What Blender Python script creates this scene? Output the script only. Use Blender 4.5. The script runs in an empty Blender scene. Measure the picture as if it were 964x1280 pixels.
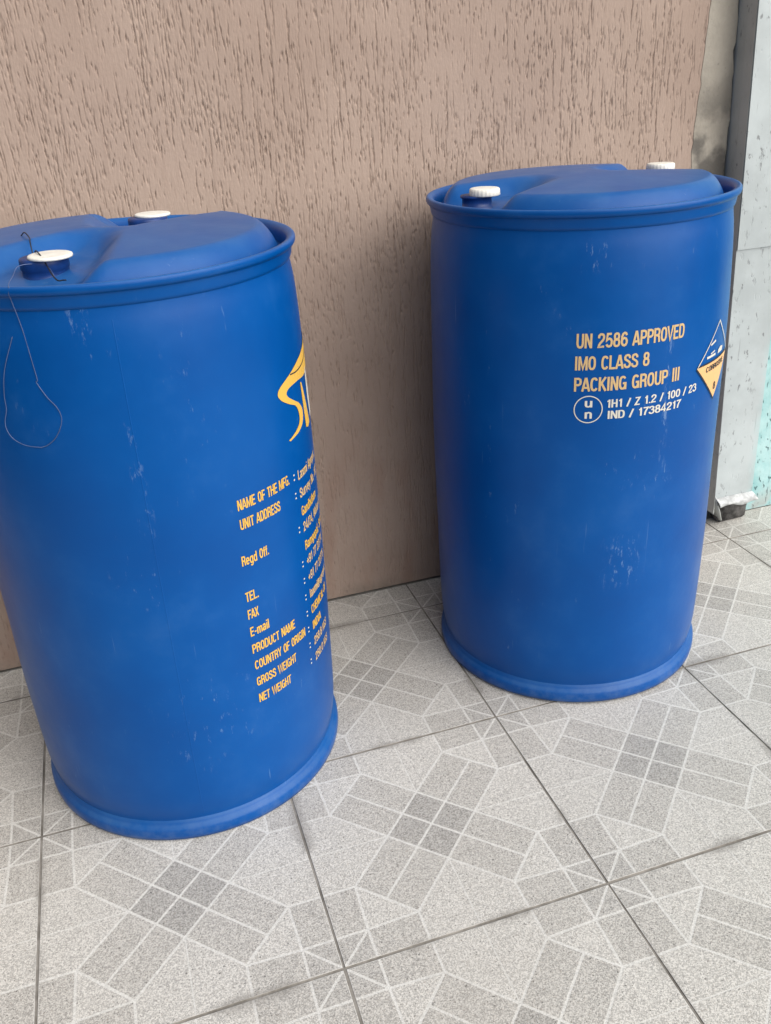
import bpy, bmesh, math, random
import numpy as np
from mathutils.geometry import tessellate_polygon
from mathutils import Matrix, Vector, noise as mnoise

random.seed(7)
rng = np.random.default_rng(7)
scene = bpy.context.scene
COL = scene.collection

# ------------------------------------------------------------------ camera
cam_d = bpy.data.cameras.new("camera")
cam = bpy.data.objects.new("camera", cam_d)
COL.objects.link(cam)
cam_d.sensor_fit = 'VERTICAL'
cam_d.sensor_height = 36.0
cam_d.lens = 1121.5 / 1280.0 * 36.0
cam_d.clip_start = 0.05
cam_d.clip_end = 200
rt = Vector((0.95061752, -0.3050187, -0.05735794))
dn = Vector((-0.18580557, -0.41127069, -0.89237476))
fw = Vector((0.24860135, 0.8589645, -0.4476353))
M = Matrix((rt, -dn, -fw)).transposed().to_4x4()
M.translation = Vector((0.29923, -0.90422, 1.22593))
cam.matrix_world = M
scene.camera = cam

# ------------------------------------------------------------------ light
SUN_EL, SUN_AZ = math.radians(38), math.radians(-54)     # direction the light comes from; azimuth from +X towards +Y
world = bpy.data.worlds.new("World")
scene.world = world
world.use_nodes = True
wn = world.node_tree
bgn = wn.nodes["Background"]
sky = wn.nodes.new("ShaderNodeTexSky")
sky.sky_type = 'NISHITA'
sky.sun_disc = False
sky.sun_elevation = SUN_EL
sky.sun_rotation = math.pi / 2 - SUN_AZ
sky.air_density = 1.0
sky.dust_density = 4.0
sky.ozone_density = 0.6
hsv = wn.nodes.new("ShaderNodeHueSaturation")
hsv.inputs["Saturation"].default_value = 0.32
wn.links.new(sky.outputs[0], hsv.inputs["Color"])
wn.links.new(hsv.outputs[0], bgn.inputs["Color"])
bgn.inputs["Strength"].default_value = 0.072

sun_d = bpy.data.lights.new("sun", 'SUN')
sun_d.energy = 2.4
sun_d.angle = math.radians(84)
sun_d.color = (1.0, 0.97, 0.93)
sun = bpy.data.objects.new("sun", sun_d)
COL.objects.link(sun)
sdir = Vector((math.cos(SUN_EL) * math.cos(SUN_AZ), math.cos(SUN_EL) * math.sin(SUN_AZ), math.sin(SUN_EL)))
sun.rotation_euler = sdir.to_track_quat('Z', 'Y').to_euler()

vs = scene.view_settings
vs.view_transform = 'Standard'
vs.look = 'None'
vs.exposure = 0.66
vs.gamma = 1.0
scene.render.engine = 'CYCLES'


# ------------------------------------------------------------------ helpers
class NT:
    """small node-graph helper"""
    def __init__(self, name, rough=0.5, spec=0.5):
        self.m = bpy.data.materials.new(name)
        self.m.use_nodes = True
        self.t = self.m.node_tree
        self.b = self.t.nodes["Principled BSDF"]
        self.b.inputs["Roughness"].default_value = rough
        self.b.inputs["Specular IOR Level"].default_value = spec

    def n(self, typ, **kw):
        nd = self.t.nodes.new(typ)
        for k, v in kw.items():
            setattr(nd, k, v)
        return nd

    def put(self, v, sock):
        if isinstance(v, bpy.types.NodeSocket):
            self.t.links.new(v, sock)
        elif isinstance(v, (tuple, list)):
            sock.default_value = (*v, 1.0) if len(sock.default_value) == 4 and len(v) == 3 else v
        else:
            sock.default_value = v

    def math(self, op, a, b=0.0, c=0.0, clamp=False):
        nd = self.n("ShaderNodeMath", operation=op, use_clamp=clamp)
        for i, v in enumerate((a, b, c)):
            self.put(v, nd.inputs[i])
        return nd.outputs[0]

    def mr(self, v, a, b, c=0.0, d=1.0, smooth=True):
        nd = self.n("ShaderNodeMapRange")
        nd.interpolation_type = 'SMOOTHSTEP' if smooth else 'LINEAR'
        self.put(v, nd.inputs["Value"])
        for k, x in zip(("From Min", "From Max", "To Min", "To Max"), (a, b, c, d)):
            self.put(x, nd.inputs[k])
        return nd.outputs[0]

    def mix(self, f, a, b, blend='MIX'):
        nd = self.n("ShaderNodeMix", data_type='RGBA', blend_type=blend)
        self.put(f, nd.inputs[0])
        self.put(a, nd.inputs[6])
        self.put(b, nd.inputs[7])
        return nd.outputs[2]

    def obj(self):
        return self.n("ShaderNodeTexCoord").outputs["Object"]

    def pos(self):
        return self.n("ShaderNodeNewGeometry").outputs["Position"]

    def rand(self):
        return self.n("ShaderNodeObjectInfo").outputs["Random"]

    def sep(self, v):
        nd = self.n("ShaderNodeSeparateXYZ")
        self.put(v, nd.inputs[0])
        return nd.outputs

    def comb(self, x, y, z):
        nd = self.n("ShaderNodeCombineXYZ")
        for i, v in enumerate((x, y, z)):
            self.put(v, nd.inputs[i])
        return nd.outputs[0]

    def vm(self, op, a, b):
        nd = self.n("ShaderNodeVectorMath", operation=op)
        self.put(a, nd.inputs[0])
        self.put(b, nd.inputs[1])
        return nd.outputs[0]

    def noise(self, vec, scale, detail=2.0, rough=0.5, dist=0.0):
        nd = self.n("ShaderNodeTexNoise")
        self.put(vec, nd.inputs["Vector"])
        nd.inputs["Scale"].default_value = scale
        nd.inputs["Detail"].default_value = detail
        nd.inputs["Roughness"].default_value = rough
        nd.inputs["Distortion"].default_value = dist
        return nd.outputs[0]

    def bump(self, h, strength, dist):
        nd = self.n("ShaderNodeBump")
        self.put(h, nd.inputs["Height"])
        nd.inputs["Strength"].default_value = strength
        nd.inputs["Distance"].default_value = dist
        self.t.links.new(nd.outputs[0], self.b.inputs["Normal"])

    def out(self, color=None, rough=None):
        if color is not None:
            self.put(color, self.b.inputs["Base Color"])
        if rough is not None:
            self.put(rough, self.b.inputs["Roughness"])
        return self.m


def link(name, me, parent=None, mats=(), smooth=True):
    o = bpy.data.objects.new(name, me)
    COL.objects.link(o)
    if mats and not me.materials:
        for m in mats:
            me.materials.append(m)
    if smooth:
        me.polygons.foreach_set("use_smooth", [True] * len(me.polygons))
    if parent:
        o.parent = parent
    return o


def empty(name, loc, rot=(0, 0, 0)):
    o = bpy.data.objects.new(name, None)
    o.empty_display_size = 0.1
    o.location = loc
    o.rotation_euler = rot
    COL.objects.link(o)
    return o


def tag(o, label=None, cat=None, group=None, kind=None):
    for k, v in (("label", label), ("category", cat), ("group", group), ("kind", kind)):
        if v:
            o[k] = v
    return o


def mesh(verts, faces, name="m"):
    me = bpy.data.meshes.new(name)
    me.from_pydata([tuple(v) for v in verts], [], faces)
    me.update()
    return me


def from_bm(bm, name="m"):
    me = bpy.data.meshes.new(name)
    bm.normal_update()
    bm.to_mesh(me)
    bm.free()
    return me


def lathe(profile, n=128, fn=None, closed=False):
    """revolve (r, z) pairs about Z; fn(r, z, th) may disturb the radius"""
    P = len(profile)
    verts, faces = [], []
    for i, (r, z) in enumerate(profile):
        for k in range(n):
            th = 2 * math.pi * k / n
            rr = r + (fn(r, z, th) if fn else 0.0)
            verts.append((rr * math.cos(th), rr * math.sin(th), z))
    rng_ = range(P) if closed else range(P - 1)
    for i in rng_:
        j = (i + 1) % P
        for k in range(n):
            l = (k + 1) % n
            faces.append((i * n + k, i * n + l, j * n + l, j * n + k))
    if not closed:
        if profile[0][0] > 1e-6:
            faces.append(tuple(reversed(range(n))))
        if profile[-1][0] > 1e-6:
            faces.append(tuple((P - 1) * n + k for k in range(n)))
    return mesh(verts, faces)


def smooth_profile(pts, per=6):
    """Catmull-Rom through the (r, z) control points"""
    out = []
    p = [pts[0]] + list(pts) + [pts[-1]]
    for i in range(1, len(p) - 2):
        a, b, c, d = (np.array(q) for q in p[i - 1:i + 3])
        for s in range(per):
            t = s / per
            out.append(tuple(0.5 * (2 * b + (c - a) * t + (2 * a - 5 * b + 4 * c - d) * t * t + (3 * b - a - 3 * c + d) * t ** 3)))
    out.append(tuple(pts[-1]))
    return out


def tube(path, radius, sides=6, per=6):
    pts = []
    p = [path[0]] + list(path) + [path[-1]]
    for i in range(1, len(p) - 2):
        a, b, c, d = (np.array(q, float) for q in p[i - 1:i + 3])
        for s in range(per):
            t = s / per
            pts.append(0.5 * (2 * b + (c - a) * t + (2 * a - 5 * b + 4 * c - d) * t * t + (3 * b - a - 3 * c + d) * t ** 3))
    pts.append(np.array(path[-1], float))
    verts, faces = [], []
    for i, q in enumerate(pts):
        t = Vector(pts[min(i + 1, len(pts) - 1)] - pts[max(i - 1, 0)])
        t = t.normalized() if t.length > 1e-9 else Vector((0, 0, 1))
        u = t.cross(Vector((0.13, 0.31, 0.94))).normalized()
        w = t.cross(u)
        for k in range(sides):
            an = 2 * math.pi * k / sides
            verts.append(Vector(q) + (u * math.cos(an) + w * math.sin(an)) * radius)
    for i in range(len(pts) - 1):
        for k in range(sides):
            l = (k + 1) % sides
            faces.append((i * sides + k, i * sides + l, (i + 1) * sides + l, (i + 1) * sides + k))
    faces.append(tuple(reversed(range(sides))))
    n0 = (len(pts) - 1) * sides
    faces.append(tuple(n0 + k for k in range(sides)))
    return mesh(verts, faces)


def slab_xz(outline, y0, y1):
    """prism: an outline of (x, z) points in front (y0) extruded back to y1"""
    bm = bmesh.new()
    f = [bm.verts.new((x, y0, z)) for x, z in outline]
    face = bm.faces.new(f)
    r = bmesh.ops.extrude_face_region(bm, geom=[face])
    bmesh.ops.translate(bm, vec=(0, y1 - y0, 0), verts=[v for v in r["geom"] if isinstance(v, bmesh.types.BMVert)])
    bmesh.ops.recalc_face_normals(bm, faces=bm.faces)
    bmesh.ops.triangulate(bm, faces=[q for q in bm.faces if len(q.verts) > 4])
    return from_bm(bm)


# ------------------------------------------------------------------ materials
def tile_material(name, col, contrast, line=False):
    k = NT(name, rough=0.33, spec=0.4)
    ob = k.obj()
    r = k.rand()
    off = k.vm('ADD', ob, k.comb(k.math('MULTIPLY', r, 37.0), k.math('MULTIPLY', r, 91.0), 0.0))
    vo = k.n("ShaderNodeTexVoronoi")
    vo.inputs["Scale"].default_value = 640.0
    k.put(off, vo.inputs["Vector"])
    cell = k.sep(vo.outputs["Color"])[0]
    g1 = k.math('ADD', k.math('MULTIPLY', k.noise(off, 330.0, 1.5, 0.6), 0.5), k.math('MULTIPLY', cell, 0.5))
    g2 = k.noise(k.vm('ADD', off, (7.3, 2.1, 0)), 230.0, 2.0, 0.7)
    sp = k.math('SUBTRACT', k.mr(g1, 0.25, 0.75), 0.5)
    sp = k.math('MULTIPLY', sp, contrast)
    flecks = k.math('MULTIPLY', k.mr(g2, 0.60, 0.70), contrast * 0.9)
    val = k.math('SUBTRACT', k.math('ADD', 1.0, sp), flecks)
    val = k.math('MULTIPLY', val, k.math('ADD', 0.965, k.math('MULTIPLY', r, 0.07)))
    base = k.mix(1.0, col, k.comb(val, val, val), 'MULTIPLY')
    # warm brown grains
    g3 = k.noise(k.vm('ADD', off, (3.3, 9.1, 0)), 300.0, 1.0)
    base = k.mix(k.math('MULTIPLY', k.mr(g3, 0.62, 0.72), 0.25 * contrast / 0.4), base, (0.33, 0.27, 0.22))
    # foot-worn grime that creeps in from the joints
    x, y, z = k.sep(ob)
    ex = k.math('SUBTRACT', 0.225, k.math('ABSOLUTE', x))
    ey = k.math('SUBTRACT', 0.225, k.math('ABSOLUTE', y))
    e = k.math('MINIMUM', ex, ey)
    p = k.pos()
    gr = k.noise(p, 5.0, 4.0, 0.6)
    near = k.mr(e, 0.0, k.math('ADD', 0.006, k.math('MULTIPLY', k.mr(gr, 0.45, 0.70), 0.022)), 1.0, 0.0)
    dirt = k.math('MULTIPLY', near, k.mr(gr, 0.47, 0.58))
    base = k.mix(k.math('MULTIPLY', dirt, 0.60), base, (0.20, 0.185, 0.165))
    big = k.noise(p, 2.3, 5.0, 0.65)
    base = k.mix(k.math('MULTIPLY', k.mr(big, 0.45, 0.75), 0.16), base, (0.36, 0.33, 0.29))
    k.bump(g2, 0.05, 0.0006)
    rough = k.math('ADD', 0.34, k.math('MULTIPLY', gr, 0.25))
    return k.out(base, rough)


M_TLINE = tile_material("tile_line", (0.60, 0.59, 0.555), 0.26)
M_TLIGHT = tile_material("tile_light", (0.500, 0.484, 0.448), 0.60)
M_TMID = tile_material("tile_mid", (0.435, 0.419, 0.386), 0.66)
M_TDARK = tile_material("tile_dark", (0.355, 0.343, 0.318), 0.68)


def grout_material():
    k = NT("grout", rough=0.9, spec=0.2)
    p = k.pos()
    n = k.noise(p, 9.0, 5.0, 0.7)
    c = k.mix(k.mr(n, 0.35, 0.65), (0.15, 0.138, 0.12), (0.31, 0.29, 0.26))
    k.bump(k.noise(p, 300.0, 3.0), 0.4, 0.001)
    return k.out(c)


def plaster_material():
    k = NT("scratched_plaster", rough=0.85, spec=0.25)
    x, y, z = k.sep(k.obj())
    p2 = k.comb(x, 0.0, z)
    tone = k.noise(p2, 2.6, 5.0, 0.6)
    base = k.mix(k.mr(tone, 0.3, 0.7), (0.318, 0.238, 0.194), (0.372, 0.285, 0.235))
    fine = k.noise(p2, 160.0, 4.0, 0.65)
    base = k.mix(k.mr(fine, 0.3, 0.75, 0.0, 0.25), base, (0.28, 0.205, 0.165))
    drag = k.noise(k.comb(k.math('MULTIPLY', x, 120.0), 4.0, k.math('MULTIPLY', z, 7.0)), 1.0, 3.0, 0.6)
    base = k.mix(k.mr(drag, 0.5, 0.75, 0.0, 0.28), base, (0.24, 0.172, 0.135))
    # reddish brown patches, stronger low on the wall
    st = k.math('MULTIPLY', k.mr(k.noise(k.comb(k.math('MULTIPLY', x, 16.0), 2.0, k.math('MULTIPLY', z, 4.0)), 1.0, 4.0), 0.48, 0.68), k.mr(z, 0.15, 0.55, 1.0, 0.0))
    base = k.mix(k.math('MULTIPLY', st, 0.45), base, (0.27, 0.160, 0.118))
    foot = k.math('MULTIPLY', k.mr(z, 0.0, 0.05, 1.0, 0.0), k.mr(k.noise(p2, 11.0, 5.0, 0.7), 0.38, 0.62))
    base = k.mix(k.math('MULTIPLY', foot, 0.7), base, (0.20, 0.165, 0.135))
    h = k.math('ADD', k.math('MULTIPLY', drag, 0.6), k.math('MULTIPLY', fine, 0.5))
    k.bump(h, 0.55, 0.0016)
    return k.out(base)


def cement_material():
    k = NT("cement", rough=0.85, spec=0.25)
    p = k.obj()
    n = k.noise(p, 6.0, 6.0, 0.65)
    c = k.mix(k.mr(n, 0.3, 0.7), (0.29, 0.262, 0.22), (0.40, 0.365, 0.31))
    d = k.noise(p, 60.0, 4.0, 0.7)
    c = k.mix(k.mr(d, 0.60, 0.75, 0.0, 0.5), c, (0.10, 0.09, 0.08))
    x, y, z = k.sep(p)
    damp = k.math('MULTIPLY', k.mr(z, 0.98, 1.22, 1.0, 0.0), k.mr(k.noise(p, 14.0, 4.0), 0.40, 0.60))
    c = k.mix(k.math('MULTIPLY', damp, 0.8), c, (0.07, 0.065, 0.06))
    k.bump(k.noise(p, 90.0, 4.0), 0.5, 0.003)
    return k.out(c)


def sheet_material(name, col, dark=False):
    """pale grey paint on old sheet metal, chipped and splashed"""
    k = NT(name, rough=0.45, spec=0.4)
    p = k.obj()
    x, y, z = k.sep(p)
    n = k.noise(p, 7.0, 5.0, 0.6)
    c = k.mix(k.mr(n, 0.3, 0.7), tuple(v * 0.88 for v in col), tuple(min(v * 1.08, 1) for v in col))
    stretch = k.comb(x, y, k.math('MULTIPLY', z, 0.45))
    chips = k.mr(k.noise(stretch, 85.0, 3.0, 0.65), 0.60, 0.68)
    msk = k.mr(k.noise(p, 9.0, 2.0), 0.38, 0.58)
    c = k.mix(k.math('MULTIPLY', k.math('MULTIPLY', chips, msk), 0.75), c, (0.13, 0.135, 0.14))
    scr = k.mr(k.noise(k.comb(k.math('MULTIPLY', x, 160.0), k.math('MULTIPLY', y, 160.0), k.math('MULTIPLY', z, 9.0)), 1.0, 2.0), 0.70, 0.75)
    c = k.mix(k.math('MULTIPLY', scr, 0.45), c, (0.18, 0.19, 0.20))
    if not dark:
        # turquoise wall paint brushed over the right-hand edge
        edge = k.math('SUBTRACT', x, k.math('ADD', 1.878, k.math('MULTIPLY', k.math('SUBTRACT', k.noise(p, 22.0, 4.0, 0.7), 0.5), 0.05)))
        lo = k.mr(z, 0.45, 0.62, 1.0, 0.0)
        c = k.mix(k.math('MULTIPLY', k.math('MULTIPLY', k.mr(edge, 0.0, 0.040), lo), 0.6), c, (0.33, 0.50, 0.505))
    k.bump(k.math('ADD', k.math('MULTIPLY', chips, -0.5), n), 0.35, 0.003)
    return k.out(c)


def turquoise_material():
    k = NT("turquoise_render", rough=0.8, spec=0.25)
    p = k.obj()
    n = k.noise(p, 18.0, 4.0, 0.6)
    c = k.mix(k.mr(n, 0.3, 0.7), (0.25, 0.46, 0.47), (0.38, 0.56, 0.565))
    x, y, z = k.sep(p)
    pit = k.mr(k.noise(k.comb(k.math('MULTIPLY', x, 120.0), 2.0, k.math('MULTIPLY', z, 50.0)), 1.0, 2.0), 0.60, 0.68)
    c = k.mix(k.math('MULTIPLY', pit, 0.8), c, (0.05, 0.11, 0.12))
    low = k.math('MULTIPLY', k.mr(z, 0.0, 0.09, 1.0, 0.0), k.mr(n, 0.35, 0.6))
    c = k.mix(low, c, (0.33, 0.37, 0.36))
    k.bump(k.math('ADD', k.math('MULTIPLY', pit, -1.0), n), 0.8, 0.005)
    return k.out(c)


def blue_material(name, dust_sheen=0.0, spots=()):
    k = NT(name, rough=0.30, spec=0.20)
    ob = k.obj()
    r = k.n("ShaderNodeTexCoord").outputs["Object"]
    n = k.noise(ob, 4.5, 4.0, 0.6)
    c = k.mix(k.mr(n, 0.3, 0.7), (0.0, 0.057, 0.245), (0.0, 0.070, 0.282))
    x, y, z = k.sep(ob)
    # chalky rub marks and scuffs
    st = k.comb(k.math('MULTIPLY', x, 1.0), y, k.math('MULTIPLY', z, 0.35))
    sc = k.mr(k.noise(st, 85.0, 5.0, 0.75), 0.60, 0.72)
    m = k.mr(k.noise(k.vm('ADD', ob, (0.0, 4.4, 1.7)), 7.5, 4.0, 0.6), 0.54, 0.70)
    scuff = k.math('MULTIPLY', sc, m)
    an = k.math('ARCTAN2', y, x)
    for (a, zc, da, dz, th) in spots:
        fa = k.mr(k.math('ABSOLUTE', k.math('SUBTRACT', an, math.radians(a))), 0.0, math.radians(da), 1.0, 0.0)
        fz = k.mr(k.math('ABSOLUTE', k.math('SUBTRACT', z, zc)), dz * 0.4, dz, 1.0, 0.0)
        sp = k.mr(k.noise(k.comb(x, y, k.math('MULTIPLY', z, 0.30)), 120.0, 4.0, 0.75), th, th + 0.12)
        scuff = k.math('MAXIMUM', scuff, k.math('MULTIPLY', k.math('MULTIPLY', fa, fz), sp))
    hair = k.mr(k.noise(k.comb(k.math('MULTIPLY', x, 190.0), k.math('MULTIPLY', y, 190.0), k.math('MULTIPLY', z, 4.0)), 1.0, 2.0), 0.71, 0.76)
    hair = k.math('MULTIPLY', hair, k.mr(k.noise(ob, 5.0, 3.0), 0.50, 0.62))
    low = k.math('MULTIPLY', k.mr(z, 0.0, 0.05, 1.0, 0.0), k.mr(k.noise(ob, 22.0, 6.0, 0.75), 0.40, 0.68))
    haze = k.mr(k.noise(ob, 9.0, 6.0, 0.7), 0.50, 0.80)
    c = k.mix(k.math('MULTIPLY', haze, 0.05), c, (0.16, 0.28, 0.46))
    c = k.mix(k.math('MULTIPLY', scuff, 0.27), c, (0.34, 0.48, 0.64))
    c = k.mix(k.math('MULTIPLY', hair, 0.2), c, (0.30, 0.45, 0.62))
    c = k.mix(k.math('MULTIPLY', low, 0.14), c, (0.32, 0.40, 0.48))
    if dust_sheen:
        nz = k.sep(k.n("ShaderNodeNewGeometry").outputs["Normal"])[2]
        d = k.math('MULTIPLY', k.mr(nz, 0.2, 0.95), k.mr(k.noise(ob, 13.0, 6.0, 0.7), 0.25, 0.75, 0.35, 1.0))
        c = k.mix(k.math('MULTIPLY', d, dust_sheen), c, (0.10, 0.22, 0.36))  # upward faces paler: dust and the sky's sheen painted in together
    rg = k.math('ADD', 0.27, k.math('MULTIPLY', k.noise(ob, 14.0, 5.0, 0.6), 0.16))
    rg = k.math('ADD', rg, k.math('MULTIPLY', scuff, 0.3))
    k.bump(k.math('ADD', k.noise(ob, 30.0, 3.0), k.math('MULTIPLY', k.noise(ob, 420.0, 2.0), 0.08)), 0.12, 0.003)
    return k.out(c, rg)


def plain(name, col, rough=0.5, var=0.1, scale=30.0, spec=0.4):
    k = NT(name, rough=rough, spec=spec)
    n = k.noise(k.obj(), scale, 4.0, 0.6)
    c = k.mix(k.mr(n, 0.3, 0.7), tuple(v * (1 - var) for v in col), tuple(min(1, v * (1 + var)) for v in col))
    k.bump(n, 0.1, 0.001)
    return k.out(c)


def print_material(name, col):
    """screen-print ink, slightly worn through"""
    k = NT(name, rough=0.5, spec=0.3)
    n = k.noise(k.obj(), 130.0, 4.0, 0.7)
    c = k.mix(k.mr(n, 0.62, 0.72, 0.0, 0.6), col, (0.03, 0.12, 0.30))
    return k.out(c)


M_GROUT = grout_material()
M_PLASTER = plaster_material()
M_CEMENT = cement_material()
M_SHEET = sheet_material("painted_sheet", (0.40, 0.44, 0.445))
M_SIDE = sheet_material("painted_side_sheet", (0.42, 0.44, 0.425), True)
M_LIP = plain("bare_bent_metal", (0.44, 0.455, 0.455), 0.35, 0.3, 45.0)
M_HOLLOW = plain("dark_hollow_shade", (0.085, 0.082, 0.080), 0.85, 0.6, 60.0)  # near-black colour for the shade inside the hollow foot
M_TURQ = turquoise_material()
M_BLUE = blue_material("blue_plastic", 0.0, ((-97, 0.335, 11, 0.07, 0.54), (-84, 0.66, 2.2, 0.16, 0.50), (-86, 0.52, 12, 0.07, 0.60), (-112, 0.915, 9, 0.03, 0.56), (-150, 0.55, 2.5, 0.4, 0.60)))
M_BLUE2 = blue_material("blue_plastic_worn", 0.0, ((-103, 0.945, 5, 0.03, 0.53), (-102, 0.905, 3, 0.02, 0.56), (-86, 0.25, 22, 0.12, 0.60), (-78, 0.80, 10, 0.10, 0.62), (-95, 0.70, 3, 0.12, 0.57)))
M_BLUE_LID = blue_material("blue_plastic_dust_sheen", 0.24)
M_COLLAR = plain("navy_plastic", (0.006, 0.035, 0.16), 0.4, 0.2, 40.0)
M_CAP = plain("white_plastic", (0.74, 0.72, 0.66), 0.45, 0.08, 60.0)
M_YEL = print_material("yellow_ink", (0.64, 0.385, 0.07))
M_TAN = print_material("tan_ink", (0.55, 0.385, 0.19))
M_CREAM = print_material("cream_ink", (0.58, 0.56, 0.50))
M_ORANGE = print_material("pale_orange_ink", (0.70, 0.41, 0.18))
M_BLACK = print_material("black_ink", (0.02, 0.025, 0.035))
M_WIRE = plain("dark_wire", (0.012, 0.014, 0.02), 0.5, 0.2)
M_THREAD = plain("pale_thread", (0.075, 0.11, 0.23), 0.45, 0.2)

# ------------------------------------------------------------------ floor
WALL_Y = 1.0239
T = 0.45
base = mesh([(-1.6, -1.9, -0.0013), (3.6, -1.9, -0.0013), (3.6, 1.25, -0.0013), (-1.6, 1.25, -0.0013)], [(0, 1, 2, 3)])
floor = tag(link("floor", base, None, (M_GROUT,), smooth=False), kind="structure")


def clip(poly, nx, ny, d):
    """keep the part of a polygon where nx*x + ny*y <= d"""
    out = []
    for i in range(len(poly)):
        a, b = poly[i], poly[(i + 1) % len(poly)]
        da, db = nx * a[0] + ny * a[1] - d, nx * b[0] + ny * b[1] - d
        if da <= 0:
            out.append(a)
        if (da < 0 < db) or (db < 0 < da):
            t = da / (da - db)
            out.append((a[0] + (b[0] - a[0]) * t, a[1] + (b[1] - a[1]) * t))
    return out


def inset(poly, dist_fn):
    res = list(poly)
    for i in range(len(poly)):
        a, b = poly[i], poly[(i + 1) % len(poly)]
        ex, ey = b[0] - a[0], b[1] - a[1]
        L = math.hypot(ex, ey)
        nx, ny = ey / L, -ex / L          # outward for counter-clockwise polygons
        res = clip(res, nx, ny, nx * a[0] + ny * a[1] - dist_fn(a, b))
        if len(res) < 3:
            return []
    return res


def tile_patches():
    """the printed figure, one quadrant of it turned four times; units: half a tile"""
    A, B, D = 0.37, 0.745, 0.76
    H = A / 2
    q = [([(0, 0), (H, -H), (A, 0), (H, H)], 3),
         ([(A, 0), (B, B - A), ((A + B) / 2, (A + B) / 2), (H, H)], 2),
         ([(0, A), (H, H), ((A + B) / 2, (A + B) / 2), (B - A, B)], 2),
         ([(B, B - A), (D, D), (B - A, B)], 1),
         ([(B, B - A), (1, B - A), (1, D), (D, D)], 2),
         ([(B - A, B), (D, D), (D, 1), (B - A, 1)], 2),
         ([(D, D), (1, D), (1, 1)], 2.5),
         ([(D, D), (1, 1), (D, 1)], 2.5),
         ([(A, 0), (1, 0), (1, B - A), (B, B - A)], 1),
         ([(0, A), (B - A, B), (B - A, 1), (0, 1)], 1)]
    out = []
    for k in range(4):
        c, s = (1, 0, -1, 0)[k], (0, 1, 0, -1)[k]
        for poly, m in q:
            out.append(([(x * c - y * s, x * s + y * c) for x, y in poly], m))
    return out


PATCH = tile_patches()
GAP = 0.0018            # half a grout joint


def tile_mesh(xmin, xmax, ymin, ymax):
    """a tile cut to a rectangle given in tile-local metres"""
    ch = 0.0006
    x0, x1, y0, y1 = xmin + GAP, xmax - GAP, ymin + GAP, ymax - GAP
    V = [(x0, y0, -0.008), (x1, y0, -0.008), (x1, y1, -0.008), (x0, y1, -0.008),
         (x0, y0, -ch), (x1, y0, -ch), (x1, y1, -ch), (x0, y1, -ch),
         (x0 + ch, y0 + ch, 0), (x1 - ch, y0 + ch, 0), (x1 - ch, y1 - ch, 0), (x0 + ch, y1 - ch, 0)]
    F, mi = [], []
    for l in (0, 4):
        for k in range(4):
            F.append((l + k, l + (k + 1) % 4, l + 4 + (k + 1) % 4, l + 4 + k))
            mi.append(5)
    F.append((8, 9, 10, 11))
    mi.append(0)
    h = T / 2
    for poly, m in PATCH:
        P = [(x * h, y * h) for x, y in poly]

        def w(a, b):
            if max(abs(a[0]), abs(a[1])) > h - 1e-6 and max(abs(b[0]), abs(b[1])) > h - 1e-6 and (abs(a[0] - b[0]) < 1e-6 or abs(a[1] - b[1]) < 1e-6):
                return 0.0032
            onaxis = (abs(a[0]) < 1e-6 and abs(b[0]) < 1e-6) or (abs(a[1]) < 1e-6 and abs(b[1]) < 1e-6)
            return 0.0012 if (onaxis and m == 1) else 0.0021
        Q = inset(P, w)
        for nx, ny, d in ((1, 0, x1 - 0.0015), (-1, 0, -x0 - 0.0015), (0, 1, y1 - 0.0015), (0, -1, -y0 - 0.0015)):
            if len(Q) >= 3:
                Q = clip(Q, nx, ny, d)
        if len(Q) < 3:
            continue
        s = len(V)
        V += [(x, y, 0.00022) for x, y in Q]
        F.append(tuple(range(s, s + len(Q))))
        mi.append({1: 1, 2: 2, 2.5: 4, 3: 3}[m])
    me = mesh(V, F)
    for m in (M_TLINE, M_TLIGHT, M_TMID, M_TDARK, M_TMID2, M_GROUT):
        me.materials.append(m)
    me.polygons.foreach_set("material_index", mi)
    return me


M_TMID2 = tile_material("tile_corner", (0.405, 0.391, 0.362), 0.64)
full = tile_mesh(-T / 2, T / 2, -T / 2, T / 2)
cut = tile_mesh(-T / 2, T / 2, -T / 2, WALL_Y - 2 * T - T / 2 - 0.0005)
for j in range(-3, 3):
    for i in range(-3, 7):
        o = link("floor_tile", cut if j == 2 else full, floor, smooth=False)
        o.location = ((i + 0.5) * T, (j + 0.5) * T, rng.normal(0, 0.00025))
        o.rotation_euler = (rng.normal(0, 0.0009), rng.normal(0, 0.0009), rng.normal(0, 0.0012))


# ------------------------------------------------------------------ wall
def post_x(z):
    return 1.789 - 0.034 * z


wall = tag(empty("plaster_wall", (0, WALL_Y, 0)), "pinkish brown plaster wall with vertical scratches behind both drums", "wall")
# the scratched coat: a fine sheet into which a few thousand dragged strokes are cut
WX0, WX1, WZ0, WZ1 = -0.42, 1.70, 0.005, 1.58
DX, DZ = 0.0012, 0.0030
nx, nz = int((WX1 - WX0) / DX) + 1, int((WZ1 - WZ0) / DZ) + 1
gx = WX0 + np.arange(nx) * DX
gz = WZ0 + np.arange(nz) * DZ
depth = np.zeros((nz, nx), np.float32)
lip = np.zeros((nz, nx), np.float32)


def lowfreq(x, z, s, seed):
    return mnoise.noise(Vector((x * s + seed, z * s, seed * 0.37)))


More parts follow.
